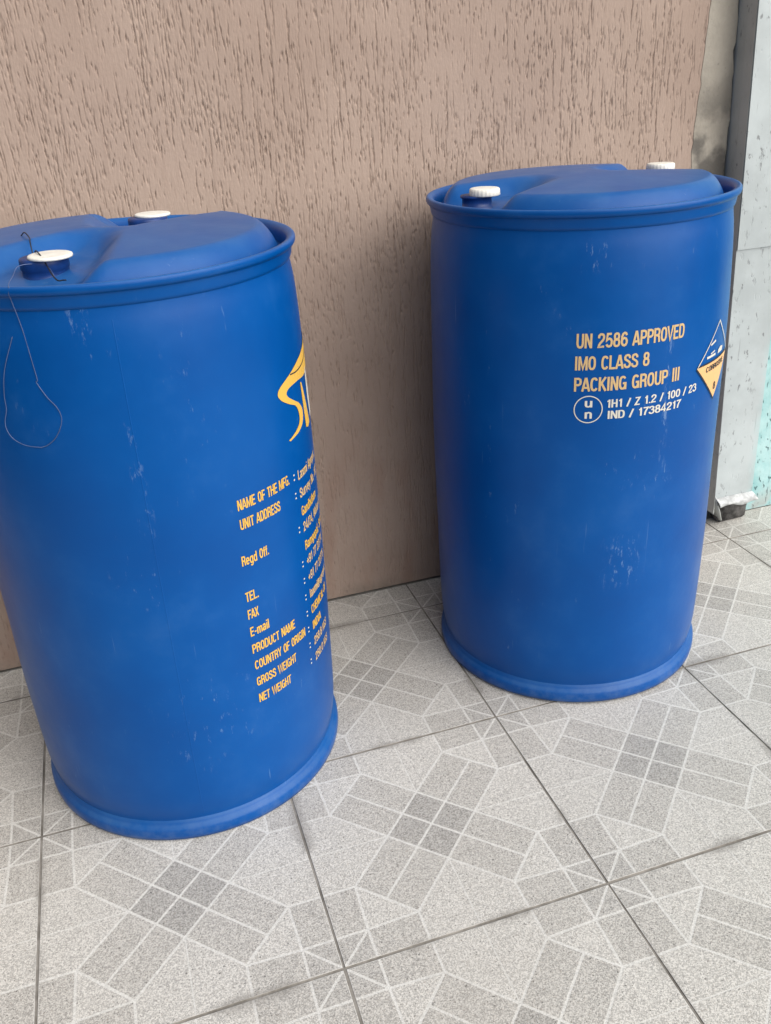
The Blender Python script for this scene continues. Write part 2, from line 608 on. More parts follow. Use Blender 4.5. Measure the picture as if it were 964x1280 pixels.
count = 0
while count < 19500:
    x0, z0 = WX0 + rng.random() * (WX1 - WX0), WZ0 + rng.random() * (WZ1 - WZ0)
    dens = 0.62 + 0.75 * lowfreq(x0, z0, 5.0, 3.1) + 0.5 * lowfreq(x0, z0, 14.0, 8.2)
    if rng.random() > dens:
        continue
    count += 1
    u = rng.random()
    L = 0.006 + 0.008 * rng.random() if u < 0.58 else (0.014 + 0.024 * rng.random() if u < 0.90 else 0.04 + 0.11 * rng.random() ** 1.5)
    half = 0.0005 + 0.0005 * rng.random()
    dp = (0.0022 + 0.0034 * rng.random()) * min(1.0, 0.80 + z0 * 0.40)
    n = max(2, int(L / DZ))
    j0 = int((z0 - WZ0) / DZ)
    slope = rng.normal(0.0, 0.035)
    ph = rng.random() * 6.28
    xx = x0
    for q in range(n):
        j = j0 + q
        if j >= nz:
            break
        t = (q + 0.5) / n
        xx += slope * DZ + rng.normal(0, 0.0003)
        prof = min(1.0, 3.5 * t, 2.2 * (1 - t) + 0.1) * (0.75 + 0.25 * math.sin(ph + q * 0.9))
        i0 = max(0, int((xx - 0.006 - WX0) / DX))
        i1 = min(nx, i0 + 9)
        if i1 <= i0:
            break
        d = np.abs(gx[i0:i1] - xx) / half
        np.maximum(depth[j, i0:i1], (dp * prof * np.clip(1.45 - d, 0, 1)).astype(np.float32), out=depth[j, i0:i1])
        np.maximum(lip[j, i0:i1], (0.00015 * prof * np.clip(1 - np.abs(d - 2.4), 0, 1)).astype(np.float32), out=lip[j, i0:i1])
yy = depth - lip
yy += (rng.normal(0, 0.00016, yy.shape)).astype(np.float32)
# gentle trowelled unevenness of the whole coat
cx, cz = np.arange(0, nx, 24), np.arange(0, nz, 12)
for sc, am in ((3.0, 0.0022), (9.0, 0.0010)):
    low = np.array([[mnoise.noise(Vector((gx[a] * sc, gz[b] * sc, sc))) for a in cx] for b in cz])
    tmp = np.array([np.interp(np.arange(nx), cx, r_) for r_ in low])
    yy += np.clip((1.66 - gx) / 0.10, 0, 1)[None, :].astype(np.float32) * (am * np.array([np.interp(np.arange(nz), cz, tmp[:, a]) for a in range(nx)]).T).astype(np.float32)
co = np.empty((nz, nx, 3), np.float32)
co[:, :, 0] = gx[None, :]
co[:, :, 1] = yy
co[:, :, 2] = gz[:, None]
idx = np.arange(nz * nx).reshape(nz, nx)
quads = np.stack([idx[:-1, :-1], idx[:-1, 1:], idx[1:, 1:], idx[1:, :-1]], -1).reshape(-1, 4)
me = bpy.data.meshes.new("scratched_coat")
me.vertices.add(nz * nx)
me.vertices.foreach_set("co", co.ravel())
me.loops.add(quads.size)
me.loops.foreach_set("vertex_index", quads.ravel().astype(np.int32))
me.polygons.add(len(quads))
me.polygons.foreach_set("loop_start", np.arange(0, quads.size, 4, dtype=np.int32))
me.update(calc_edges=True)
link("scratched_coat", me, wall, (M_PLASTER,))
# masonry behind it and the plain rest of the wall outside the scratched sheet
link("wall_core", slab_xz([(-1.6, 0.004), (1.70, 0.004), (1.70, 2.4), (-1.6, 2.4)], 0.010, 0.16), wall, (M_PLASTER,), smooth=False)
link("wall_face", slab_xz([(-1.6, 0.004), (WX0, 0.004), (WX0, WZ1), (-1.6, WZ1)], 0.0, 0.009), wall, (M_PLASTER,), smooth=False)
link("wall_face", slab_xz([(-1.6, WZ1), (1.69, WZ1), (1.69, 2.4), (-1.6, 2.4)], 0.0, 0.009), wall, (M_PLASTER,), smooth=False)

# smooth cement edge strip, ragged on both sides, slightly proud of the scratched coat
strip = []
zz = 0.006
while zz < 2.39:
    strip.append((post_x(zz) - 0.0025 + rng.normal(0, 0.0016) - max(0, 0.006 * math.sin(zz * 9)), zz))
    zz += 0.015 + rng.random() * 0.02
left = []
zz = 2.39
while zz > 0.006:
    left.append((1.668 + 0.012 * math.sin(zz * 5.1) + rng.normal(0, 0.0018), zz))
    zz -= 0.012 + rng.random() * 0.02
link("cement_edge", slab_xz(strip + left, -0.0012, 0.15), wall, (M_CEMENT,), smooth=False)

turq = tag(link("turquoise_wall", slab_xz([(1.86, 0.002), (3.6, 0.002), (3.6, 2.4), (1.86, 2.4)], 1.022, 1.2), None, (M_TURQ,), smooth=False),
           "rough turquoise painted wall at the far right behind the grey post", "wall")

# ------------------------------------------------------------------ sheet-metal door post
FY = 0.96
post = tag(empty("door_post", (0, 0, 0)), "grey sheet metal door post with bent foot right of the scratched wall", "post")


def sheet(name, z0, z1, y, xr0, xr1, mat, t=0.002, n=14, seed=1):
    V, F = [], []
    m = 8
    for i in range(n + 1):
        z = z0 + (z1 - z0) * i / n
        xl = post_x(z)
        xr = xr0 + (xr1 - xr0) * i / n
        for k in range(m + 1):
            u = k / m
            w = mnoise.noise(Vector((u * 2.0 + seed, z * 4.0, seed))) * 0.0016
            V.append((xl + (xr - xl) * u, y + w * math.sin(math.pi * u), z))
    for i in range(n):
        for k in range(m):
            a = i * (m + 1) + k
            F.append((a, a + 1, a + m + 2, a + m + 1))
    o = link(name, mesh(V, F), post, (mat,), smooth=False)
    s = o.modifiers.new("thick", 'SOLIDIFY')
    s.thickness = t
    s.offset = -1 if True else 1
    return o


sheet("front_sheet", 0.098, 0.776, FY, 1.906, 1.893, M_SHEET, seed=1)
sheet("front_sheet", 0.771, 2.4, FY - 0.0035, 1.893, 1.85, M_SHEET, n=24, seed=5)
# the left face
V, F = [], []
for i in range(25):
    z = 0.05 + 2.35 * i / 24
    V += [(post_x(z) - 0.0005, FY + 0.001, z), (post_x(z) - 0.001 + rng.normal(0, .0005), FY + 0.03, z), (post_x(z) + 0.0035, WALL_Y + 0.06, z)]
for i in range(24):
    for k in range(2):
        a = i * 3 + k
        F.append((a, a + 3, a + 4, a + 1))
so = link("side_sheet", mesh(V, F), post, (M_SIDE,), smooth=False)
s = so.modifiers.new("thick", 'SOLIDIFY')
s.thickness = 0.002
s.offset = -1
# the lip: the front sheet's foot kicked out and crumpled
V, F = [], []
prof = [(0.9605, 0.099), (0.955, 0.095), (0.948, 0.089), (0.944, 0.084), (0.943, 0.078), (0.946, 0.073), (0.952, 0.070)]
NX = 16
for i in range(NX + 1):
    u = i / NX
    for k, (y, z) in enumerate(prof):
        x = 1.787 + (1.908 - 1.787) * u + (0.012 * (k / 6) * (1 if u > .5 else 0.9))
        q = mnoise.noise(Vector((u * 3.5, k * 0.45, 2.2)))
        V.append((x, y + q * 0.007 * min(1, k / 2), z + q * 0.004 * min(1, k / 2) + (0.004 * math.sin(u * 7.0) * (k / 6))))
for i in range(NX):
    for k in range(6):
        a = i * 7 + k
        F.append((a, a + 1, a + 8, a + 7))
lo = link("bent_lip", mesh(V, F), post, (M_LIP,))
s = lo.modifiers.new("thick", 'SOLIDIFY')
s.thickness = 0.0025
s = lo.modifiers.new("sub", 'SUBSURF')
s.levels = s.render_levels = 1
# flap at the left of the foot, folded down to the floor
fl = mesh([(1.785, 0.958, 0.102), (1.787, 1.03, 0.11), (1.806, 0.962, 0.055), (1.806, 1.03, 0.055), (1.829, 0.978, 0.012), (1.834, 1.035, 0.003)],
          [(0, 1, 3, 2), (2, 3, 5, 4)])
fo = link("side_flap", fl, post, (M_SIDE,))
s = fo.modifiers.new("thick", 'SOLIDIFY')
s.thickness = 0.003
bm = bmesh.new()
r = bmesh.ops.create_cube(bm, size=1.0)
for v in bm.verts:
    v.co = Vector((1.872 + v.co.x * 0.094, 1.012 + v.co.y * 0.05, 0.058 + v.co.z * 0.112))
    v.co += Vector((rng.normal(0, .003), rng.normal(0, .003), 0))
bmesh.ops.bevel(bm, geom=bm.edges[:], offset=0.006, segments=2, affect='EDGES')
link("hollow_shade_block", from_bm(bm), post, (M_HOLLOW,))  # block painted dark to stand in for the shaded hollow behind the lip


# ------------------------------------------------------------------ drums
# ------------------------------------------------------------------ a condensed sans alphabet, stroke by stroke (capital height 1)
def ell(cx, cy, rx, ry, a0=0, a1=360, n=14, p=2.5):
    out = []
    for i in range(n + 1):
        t = math.radians(a0 + (a1 - a0) * i / n)
        c, s = math.cos(t), math.sin(t)
        out.append((cx + rx * math.copysign(abs(c) ** (2 / p), c), cy + ry * math.copysign(abs(s) ** (2 / p), s)))
    return out


OC = ell(0.28, 0.5, 0.19, 0.425)
LET = {
    'A': (0.56, [[(0.05, 0), (0.27, 0.99)], [(0.51, 0), (0.29, 0.99)], [(0.14, 0.27), (0.42, 0.27)]]),
    'B': (0.56, [[(0.10, 0), (0.10, 1)], [(0.10, 0.925), (0.31, 0.925), (0.42, 0.86), (0.44, 0.73), (0.41, 0.60), (0.30, 0.53), (0.10, 0.53)], [(0.30, 0.53), (0.43, 0.46), (0.47, 0.30), (0.43, 0.14), (0.31, 0.075), (0.10, 0.075)]]),
    'C': (0.55, [ell(0.28, 0.5, 0.19, 0.425, 35, 325, 14)]),
    'D': (0.56, [[(0.10, 0), (0.10, 1)], [(0.10, 0.925), (0.28, 0.925)] + ell(0.28, 0.5, 0.19, 0.425, 80, -80, 10) + [(0.28, 0.075), (0.10, 0.075)]]),
    'E': (0.50, [[(0.10, 0), (0.10, 1)], [(0.10, 0.925), (0.46, 0.925)], [(0.10, 0.52), (0.43, 0.52)], [(0.10, 0.075), (0.47, 0.075)]]),
    'F': (0.48, [[(0.10, 0), (0.10, 1)], [(0.10, 0.925), (0.46, 0.925)], [(0.10, 0.50), (0.42, 0.50)]]),
    'G': (0.57, [ell(0.28, 0.5, 0.19, 0.425, 40, 322, 14) + [(0.47, 0.46), (0.29, 0.46)], [(0.47, 0.44), (0.47, 0.02)]]),
    'H': (0.57, [[(0.10, 0), (0.10, 1)], [(0.47, 0), (0.47, 1)], [(0.10, 0.52), (0.47, 0.52)]]),
    'I': (0.24, [[(0.12, 0), (0.12, 1)]]),
    'K': (0.56, [[(0.10, 0), (0.10, 1)], [(0.48, 1), (0.12, 0.42)], [(0.22, 0.56), (0.50, 0)]]),
    'L': (0.48, [[(0.10, 0), (0.10, 1)], [(0.10, 0.075), (0.46, 0.075)]]),
    'M': (0.70, [[(0.10, 0), (0.10, 1)], [(0.60, 0), (0.60, 1)], [(0.12, 0.98), (0.35, 0.10), (0.58, 0.98)]]),
    'N': (0.58, [[(0.10, 0), (0.10, 1)], [(0.48, 0), (0.48, 1)], [(0.12, 0.97), (0.46, 0.03)]]),
    'O': (0.56, [OC]),
    'P': (0.53, [[(0.10, 0), (0.10, 1)], [(0.10, 0.925), (0.32, 0.925), (0.43, 0.86), (0.46, 0.71), (0.43, 0.55), (0.32, 0.47), (0.10, 0.47)]]),
    'R': (0.56, [[(0.10, 0), (0.10, 1)], [(0.10, 0.925), (0.32, 0.925), (0.43, 0.86), (0.455, 0.72), (0.42, 0.57), (0.31, 0.50), (0.10, 0.50)], [(0.32, 0.49), (0.43, 0.40), (0.46, 0.02)]]),
    'S': (0.54, [[(0.45, 0.70), (0.43, 0.84), (0.35, 0.92), (0.26, 0.93), (0.15, 0.89), (0.10, 0.77), (0.13, 0.63), (0.24, 0.56), (0.37, 0.47), (0.46, 0.36), (0.46, 0.20), (0.38, 0.09), (0.27, 0.07), (0.16, 0.10), (0.09, 0.20), (0.08, 0.32)]]),
    'T': (0.50, [[(0.25, 0), (0.25, 0.93)], [(0.02, 0.925), (0.48, 0.925)]]),
    'U': (0.57, [[(0.10, 1), (0.10, 0.30), (0.14, 0.14), (0.22, 0.075), (0.285, 0.068), (0.35, 0.075), (0.43, 0.14), (0.47, 0.30), (0.47, 1)]]),
    'V': (0.54, [[(0.05, 1), (0.27, 0.02), (0.49, 1)]]),
    'W': (0.76, [[(0.05, 1), (0.21, 0.03), (0.38, 0.95), (0.55, 0.03), (0.71, 1)]]),
    'X': (0.54, [[(0.06, 1), (0.48, 0)], [(0.48, 1), (0.06, 0)]]),
    'Y': (0.54, [[(0.05, 1), (0.27, 0.44), (0.49, 1)], [(0.27, 0.46), (0.27, 0)]]),
    'Z': (0.52, [[(0.06, 0.925), (0.45, 0.925), (0.07, 0.075), (0.47, 0.075)]]),
    '0': (0.55, [ell(0.275, 0.5, 0.18, 0.425)]),
    '1': (0.42, [[(0.10, 0.76), (0.19, 0.79), (0.245, 0.86), (0.27, 0.97)], [(0.27, 0), (0.27, 1)]]),
    '2': (0.54, [[(0.09, 0.66), (0.11, 0.83), (0.20, 0.92), (0.29, 0.93), (0.39, 0.89), (0.45, 0.78), (0.44, 0.64), (0.36, 0.50), (0.20, 0.33), (0.11, 0.18), (0.09, 0.075), (0.47, 0.075)]]),
    '3': (0.54, [[(0.09, 0.74), (0.13, 0.88), (0.22, 0.93), (0.33, 0.92), (0.42, 0.84), (0.43, 0.70), (0.36, 0.57), (0.23, 0.53)], [(0.34, 0.54), (0.44, 0.45), (0.46, 0.28), (0.40, 0.12), (0.28, 0.07), (0.16, 0.10), (0.09, 0.20), (0.08, 0.29)]]),
    '4': (0.55, [[(0.37, 0), (0.37, 0.98), (0.07, 0.32), (0.07, 0.26), (0.50, 0.26)]]),
    '5': (0.54, [[(0.44, 0.925), (0.16, 0.925), (0.11, 0.50), (0.19, 0.58), (0.29, 0.61), (0.40, 0.56), (0.46, 0.42), (0.46, 0.26), (0.40, 0.12), (0.28, 0.07), (0.16, 0.11), (0.09, 0.22)]]),
    '6': (0.54, [[(0.44, 0.76), (0.39, 0.89), (0.29, 0.93), (0.18, 0.87), (0.11, 0.70), (0.09, 0.42), (0.10, 0.24), (0.17, 0.11), (0.28, 0.07), (0.38, 0.11), (0.45, 0.25), (0.45, 0.40), (0.38, 0.54), (0.27, 0.58), (0.16, 0.53), (0.10, 0.42)]]),
    '7': (0.50, [[(0.05, 0.925), (0.45, 0.925), (0.32, 0.66), (0.22, 0.36), (0.18, 0)]]),
    '8': (0.55, [ell(0.275, 0.73, 0.15, 0.195), ell(0.275, 0.295, 0.18, 0.225)]),
    '9': (0.54, [[(0.10, 0.24), (0.15, 0.11), (0.25, 0.07), (0.36, 0.13), (0.43, 0.30), (0.45, 0.58), (0.44, 0.76), (0.37, 0.89), (0.26, 0.93), (0.16, 0.89), (0.09, 0.75), (0.09, 0.60), (0.16, 0.46), (0.27, 0.42), (0.38, 0.47), (0.44, 0.58)]]),
    'a': (0.50, [[(0.09, 0.55), (0.16, 0.66), (0.26, 0.68), (0.36, 0.63), (0.38, 0.50), (0.38, 0)], [(0.38, 0.42), (0.18, 0.36), (0.09, 0.25), (0.10, 0.12), (0.20, 0.06), (0.32, 0.11), (0.38, 0.24)]]),
    'c': (0.47, [ell(0.25, 0.36, 0.16, 0.30, 40, 320, 12)]),
    'd': (0.53, [[(0.43, 0), (0.43, 1)], ell(0.26, 0.36, 0.165, 0.30)]),
    'e': (0.50, [[(0.10, 0.36), (0.41, 0.36)] + ell(0.25, 0.36, 0.16, 0.30, 5, 320, 14)]),
    'f': (0.32, [[(0.16, 0), (0.16, 0.80), (0.20, 0.91), (0.31, 0.93)], [(0.03, 0.65), (0.30, 0.65)]]),
    'g': (0.53, [[(0.43, 0.71), (0.43, -0.05), (0.37, -0.18), (0.25, -0.21), (0.12, -0.15)], ell(0.26, 0.36, 0.165, 0.30)]),
    'h': (0.52, [[(0.10, 0), (0.10, 1)], [(0.10, 0.50), (0.18, 0.63), (0.28, 0.67), (0.38, 0.62), (0.42, 0.50), (0.42, 0)]]),
    'i': (0.22, [[(0.11, 0), (0.11, 0.71)], [(0.11, 0.85), (0.11, 0.99)]]),
    'l': (0.22, [[(0.11, 0), (0.11, 1)]]),
    'm': (0.74, [[(0.10, 0), (0.10, 0.71)], [(0.10, 0.50), (0.17, 0.64), (0.26, 0.67), (0.34, 0.62), (0.37, 0.50), (0.37, 0)], [(0.37, 0.50), (0.44, 0.64), (0.53, 0.67), (0.61, 0.62), (0.64, 0.50), (0.64, 0)]]),
    'n': (0.52, [[(0.10, 0), (0.10, 0.71)], [(0.10, 0.50), (0.18, 0.63), (0.28, 0.67), (0.38, 0.62), (0.42, 0.50), (0.42, 0)]]),
    'o': (0.50, [ell(0.25, 0.36, 0.165, 0.30)]),
    'p': (0.53, [[(0.10, 0.71), (0.10, -0.25)], ell(0.27, 0.36, 0.165, 0.30)]),
    'r': (0.34, [[(0.10, 0), (0.10, 0.71)], [(0.10, 0.46), (0.18, 0.62), (0.32, 0.67)]]),
    't': (0.33, [[(0.16, 0.92), (0.16, 0.18), (0.20, 0.08), (0.31, 0.07)], [(0.03, 0.65), (0.30, 0.65)]]),
    'u': (0.52, [[(0.10, 0.71), (0.10, 0.22), (0.14, 0.10), (0.24, 0.06), (0.34, 0.10), (0.42, 0.22)], [(0.42, 0.71), (0.42, 0)]]),
    'v': (0.47, [[(0.05, 0.71), (0.235, 0.02), (0.42, 0.71)]]),
    'x': (0.47, [[(0.06, 0.71), (0.41, 0)], [(0.41, 0.71), (0.06, 0)]]),
    'y': (0.47, [[(0.05, 0.71), (0.24, 0.06)], [(0.43, 0.71), (0.22, -0.10), (0.15, -0.20), (0.05, -0.21)]]),
    '-': (0.34, [[(0.05, 0.38), (0.29, 0.38)]]),
    '.': (0.24, [[(0.12, 0), (0.12, 0.15)]]),
    ',': (0.24, [[(0.13, 0.15), (0.13, 0.02), (0.07, -0.13)]]),
    ':': (0.26, [[(0.13, 0.06), (0.13, 0.22)], [(0.13, 0.54), (0.13, 0.70)]]),
    '/': (0.36, [[(0.04, -0.04), (0.32, 1.0)]]),
    '+': (0.56, [[(0.28, 0.16), (0.28, 0.74)], [(0.03, 0.45), (0.53, 0.45)]]),
    '@': (0.80, [ell(0.40, 0.40, 0.32, 0.42, 0, 320, 18), ell(0.40, 0.42, 0.13, 0.20), [(0.55, 0.62), (0.55, 0.30), (0.68, 0.28)]]),
}


def ribbon(pts, w):
    """left and right outlines of a pen stroke of width w, mitred at its bends"""
    P = [Vector(p) for p in pts]
    closed = (P[0] - P[-1]).length < 1e-4
    n = len(P)
    A, B = [], []
    for i in range(n):
        a = P[i - 1] if i else (P[-2] if closed else None)
        b = P[i + 1] if i < n - 1 else (P[1] if closed else None)
        d0 = (P[i] - a).normalized() if a is not None else (b - P[i]).normalized()
        d1 = (b - P[i]).normalized() if b is not None else d0
        m = (d0 + d1)
        m = m.normalized() if m.length > 0.2 else d1
        c = max(0.45, m.dot(d1))
        nv = Vector((-m.y, m.x)) * (w / 2 / c)
        A.append(P[i] + nv)
        B.append(P[i] - nv)
    return A, B


def add_text(txt, th0, th1, z, h, mat, parent, rad, name="text_line", w=0.15, lift=0.0005):
    """set a line of lettering round the drum: from angle th0 to th1 (deg), baseline z, capital height h"""
    V, F, pen, lay = [], [], 0.0, []
    for c in txt:
        if c == ' ':
            pen += 0.34
            continue
        adv, strokes = LET[c]
        for k, st in enumerate(strokes):
            A, B = ribbon(st, w)
            for i in range(len(A)):
                s = len(V)
                V += [(pen + A[i].x, A[i].y), (pen + B[i].x, B[i].y)]
                lay += [k, k]
                if i:
                    F.append((s - 2, s - 1, s + 1, s))
        pen += adv
    co = np.array(V)
    x0, x1 = co[:, 0].min(), co[:, 0].max()
    th = np.radians(th0 + (co[:, 0] - x0) / (x1 - x0) * (th1 - th0))
    zz = z + co[:, 1] * h
    rr = np.array([rad(q, a) for q, a in zip(zz, th)]) + lift + 0.00008 * np.array(lay)
    return link(name, mesh(np.c_[rr * np.cos(th), rr * np.sin(th), zz], F), parent, (mat,), smooth=False)


def add_shape(poly, mat, parent, rad, name, lift=0.0007, cell=0.012):
    """a flat print of any outline given as (angle deg, z) points, bent round the drum"""
    R0 = 0.29
    bm = bmesh.new()
    flat = [Vector((math.radians(a) * R0, z, 0)) for a, z in poly]
    vs_ = [bm.verts.new(q) for q in flat]
    for tri in tessellate_polygon([flat]):
        try:
            bm.faces.new([vs_[q] for q in tri])
        except ValueError:
            pass
    xs = [v.co.x for v in bm.verts]
    x = min(xs) + cell
    while x < max(xs):
        bmesh.ops.bisect_plane(bm, geom=bm.verts[:] + bm.edges[:] + bm.faces[:], plane_co=(x, 0, 0), plane_no=(1, 0, 0))
        x += cell
    for v in bm.verts:
        th = v.co.x / R0
        z = v.co.y
        r = rad(z, th) + lift
        v.co = (r * math.cos(th), r * math.sin(th), z)
    bmesh.ops.recalc_face_normals(bm, faces=bm.faces[:])
    for f in bm.faces:
        c = f.calc_center_median()
        if f.normal.x * c.x + f.normal.y * c.y < 0:
            f.normal_flip()
    return link(name, from_bm(bm), parent, (mat,), smooth=False)


BODY = [(0.2800, 0.030), (0.2795, 0.040), (0.2815, 0.052), (0.2845, 0.070), (0.2868, 0.095), (0.2885, 0.15), (0.2897, 0.22), (0.2905, 0.35),
        (0.2908, 0.48), (0.2905, 0.60), (0.2897, 0.70), (0.2885, 0.78), (0.2872, 0.84), (0.2850, 0.89), (0.2822, 0.925), (0.2795, 0.945), (0.2783, 0.957), (0.2783, 0.966)]
BODY_S = smooth_profile(BODY, 4)
bz = np.array([q[1] for q in BODY_S])
br = np.array([q[0] for q in BODY_S])


def make_drum(name, loc, lean, label, bung_xy, cap_kind, seed, body_mat, seam):
    root = tag(empty(name, loc, (-lean[1], lean[0], 0.0)), label, "drum", "blue plastic drums standing by the wall")

    def wob(r, z, th):
        k = max(0.0, min(1.0, (z - 0.05) / 0.2)) * max(0.0, min(1.0, (0.95 - z) / 0.12))
        return k * (0.0019 * mnoise.noise(Vector((2.2 * math.cos(th) + seed, 2.2 * math.sin(th), z * 3.5))) + 0.0005 * mnoise.noise(Vector((6.0 * math.cos(th) + seed, 6.0 * math.sin(th), z * 9.0))))

    def rad(z, th=0.0):
        r = float(np.interp(z, bz, br))
        return r + wob(r, z, th) + 0.0002

    link("body", lathe(BODY_S, 160, wob), root, (body_mat,))
    # the mould's parting line: a faint raised seam from base to rim
    for a in (seam, seam + 180.0):
        V, F = [], []
        for i in range(49):
            z = 0.05 + 0.89 * i / 48
            r = float(np.interp(z, bz, br)) + wob(0.29, z, math.radians(a))
            for da, dr in ((-0.0011, -0.0002), (0.0, 0.00055), (0.0011, -0.0002)):
                t = math.radians(a) + da / 0.29
                V.append(((r + dr) * math.cos(t), (r + dr) * math.sin(t), z))
        for i in range(48):
            for q in range(2):
                b = i * 3 + q
                F.append((b, b + 1, b + 4, b + 3))
        link("mould_seam", mesh(V, F), root, (body_mat,))
    ring = [(0.0, 0.016), (0.255, 0.014), (0.268, 0.003), (0.283, 0.0005), (0.2893, 0.0035), (0.2907, 0.012), (0.2903, 0.022), (0.2885, 0.0275),
            (0.2845, 0.030), (0.2815, 0.0335), (0.2795, 0.040), (0.262, 0.041), (0.0, 0.041)]
    link("base_ring", lathe(ring, 160), root, (M_BLUE_LID,))
    rim = [(0.2770, 0.9555), (0.2812, 0.9600), (0.2826, 0.9660), (0.2838, 0.9735), (0.2850, 0.9770), (0.2885, 0.9795), (0.2904, 0.9835),
           (0.2902, 0.9885), (0.2880, 0.9912), (0.2840, 0.9915), (0.2790, 0.9890), (0.2755, 0.9840), (0.2730, 0.9740), (0.2715, 0.9600)]
    link("top_rim", lathe(smooth_profile(rim, 3), 160, None, True), root, (M_BLUE_LID,))

    # ---- domed head with a wedge-shaped pocket round each bung
    bungs = [(math.atan2(y, x), math.hypot(x, y)) for x, y in bung_xy]

    def sstep(a, b, x):
        t = max(0.0, min(1.0, (x - a) / (b - a)))
        return t * t * (3 - 2 * t)

    def height(x, y):
        r = math.hypot(x, y)
        t = max(0.0, min(1.0, (0.264 - r) / 0.034))
        dome = 0.964 + 0.045 * math.sin(t * math.pi / 2) ** 0.8 + 0.011 * (1 - min(1.0, r / 0.24) ** 2)
        pk = 0.0
        for a, bung_r in bungs:
            p = x * math.cos(a) + y * math.sin(a)
            q = -x * math.sin(a) + y * math.cos(a)
            p0 = bung_r - 0.135
            if p > p0 - 0.03:
                w = 0.010 + 0.42 * max(0.0, p - p0)
                w = min(w, 0.075)
                pk = max(pk, sstep(w + 0.046, w - 0.008, abs(q)) * sstep(p0 - 0.03, p0 + 0.045, p))
        floor_ = 0.972 + 0.016 * sstep(0.26, 0.17, r)
        return dome * (1 - pk) + min(dome, floor_) * pk

    NR, NA = 64, 200
    V = [(0, 0, height(0, 0))]
    F = []
    for i in range(1, NR + 1):
        r = 0.2728 * (i / NR) ** 0.8
        for k in range(NA):
            th = 2 * math.pi * k / NA
            V.append((r * math.cos(th), r * math.sin(th), height(r * math.cos(th), r * math.sin(th))))
    for k in range(NA):
        F.append((0, 1 + k, 1 + (k + 1) % NA))
    for i in range(NR - 1):
        for k in range(NA):
            a, b = 1 + i * NA + k, 1 + i * NA + (k + 1) % NA
            F.append((a, a + NA, b + NA, b))
    link("lid", mesh(V, F), root, (M_BLUE_LID,))

    for idx, (a, bung_r) in enumerate(bungs):
        bx, by = bung_r * math.cos(a), bung_r * math.sin(a)
        if cap_kind == 'collar':
            prof = [(0.0, 0.970), (0.0335, 0.970), (0.0345, 0.978), (0.0322, 0.981), (0.0322, 0.990), (0.0336, 0.991), (0.0336, 1.0030), (0.0326, 1.0055), (0.0300, 1.0065), (0.0, 1.0065)]
            capp = [(0.0, 1.0060), (0.0302, 1.0060), (0.0308, 1.0078), (0.0302, 1.0098), (0.0286, 1.0106), (0.0240, 1.0108), (0.0, 1.0110)]
        else:
            prof = [(0.0, 0.970), (0.0330, 0.970), (0.0335, 0.978), (0.0265, 0.981), (0.0265, 0.995), (0.0295, 0.996), (0.0295, 1.000), (0.0, 1.000)]
            capp = [(0.0, 0.9995), (0.0268, 0.9995), (0.0277, 1.0010), (0.0273, 1.0070), (0.0266, 1.0105), (0.0250, 1.0118), (0.0200, 1.0120), (0.0, 1.0122)]
        b = link("bung", lathe(prof, 48), root, (M_COLLAR,))
        b.location = (bx, by, 0.002)

        def knurl(r, z, th):
            return (0.00025 if cap_kind == "white" else 0.00005) * math.cos(24 * th) if r > 0.026 else 0.0
        c = link("seal_cap", lathe(capp, 144, knurl), b, (M_CAP,))
        c.rotation_euler = (0.012 * (1 - 2 * idx), 0.01, 0)
    return root, rad, height


drum_r, rad_r, lid_r = make_drum("plastic_drum", (1.18365, 0.69053, 0.0012), (0.0018, 0.0075),
                          "blue drum near the door post, printed UN 2586 APPROVED in tan letters", ((-0.224, -0.034), (0.203, 0.046)), 'white', 3.0, M_BLUE, 150.0)
drum_l, rad_l, lid_l = make_drum("plastic_drum", (0.30903, 0.62884, 0.0020), (0.0088, -0.0087),
                          "blue drum at the left with yellow swoosh logo and a loose wire on top", ((-0.096, -0.146), (0.070, 0.140)), 'collar', 11.0, M_BLUE2, -94.0)

# lettering, right drum
for t, a, b, z, h, m in (("UN 2586 APPROVED", -118.0, -78.2, 0.7625, 0.0255, M_TAN),
                         ("IMO CLASS 8", -118.2, -92.2, 0.7235, 0.0248, M_TAN),
                         ("PACKING GROUP III", -118.3, -79.0, 0.685, 0.0252, M_TAN),
                         ("1H1 / Z 1.2 / 100 / 23", -106.7, -69.0, 0.6535, 0.0150, M_CREAM),
                         ("IND / 17384217", -106.3, -76.8, 0.6325, 0.0150, M_CREAM),
                         ("u", -114.4, -111.8, 0.6555, 0.0170, M_CREAM),
                         ("n", -114.3, -111.8, 0.6345, 0.0170, M_CREAM)):
    add_text(t, a, b, z, h, m, drum_r, rad_r)

# ring round the u / n mark
V, F = [], []
for k in range(64):
    an = 2 * math.pi * k / 64
    for rr in (1.0, 0.93):
        th = math.radians(-113.15 + 5.0 * rr * math.cos(an))
        z = 0.6515 + 0.0255 * rr * math.sin(an)
        r = rad_r(z, th) + 0.0006
        V.append((r * math.cos(th), r * math.sin(th), z))
for k in range(64):
    a, b = 2 * k, 2 * ((k + 1) % 64)
    F.append((a, a + 1, b + 1, b))
link("ring_mark", mesh(V, F), drum_r, (M_CREAM,), smooth=False)

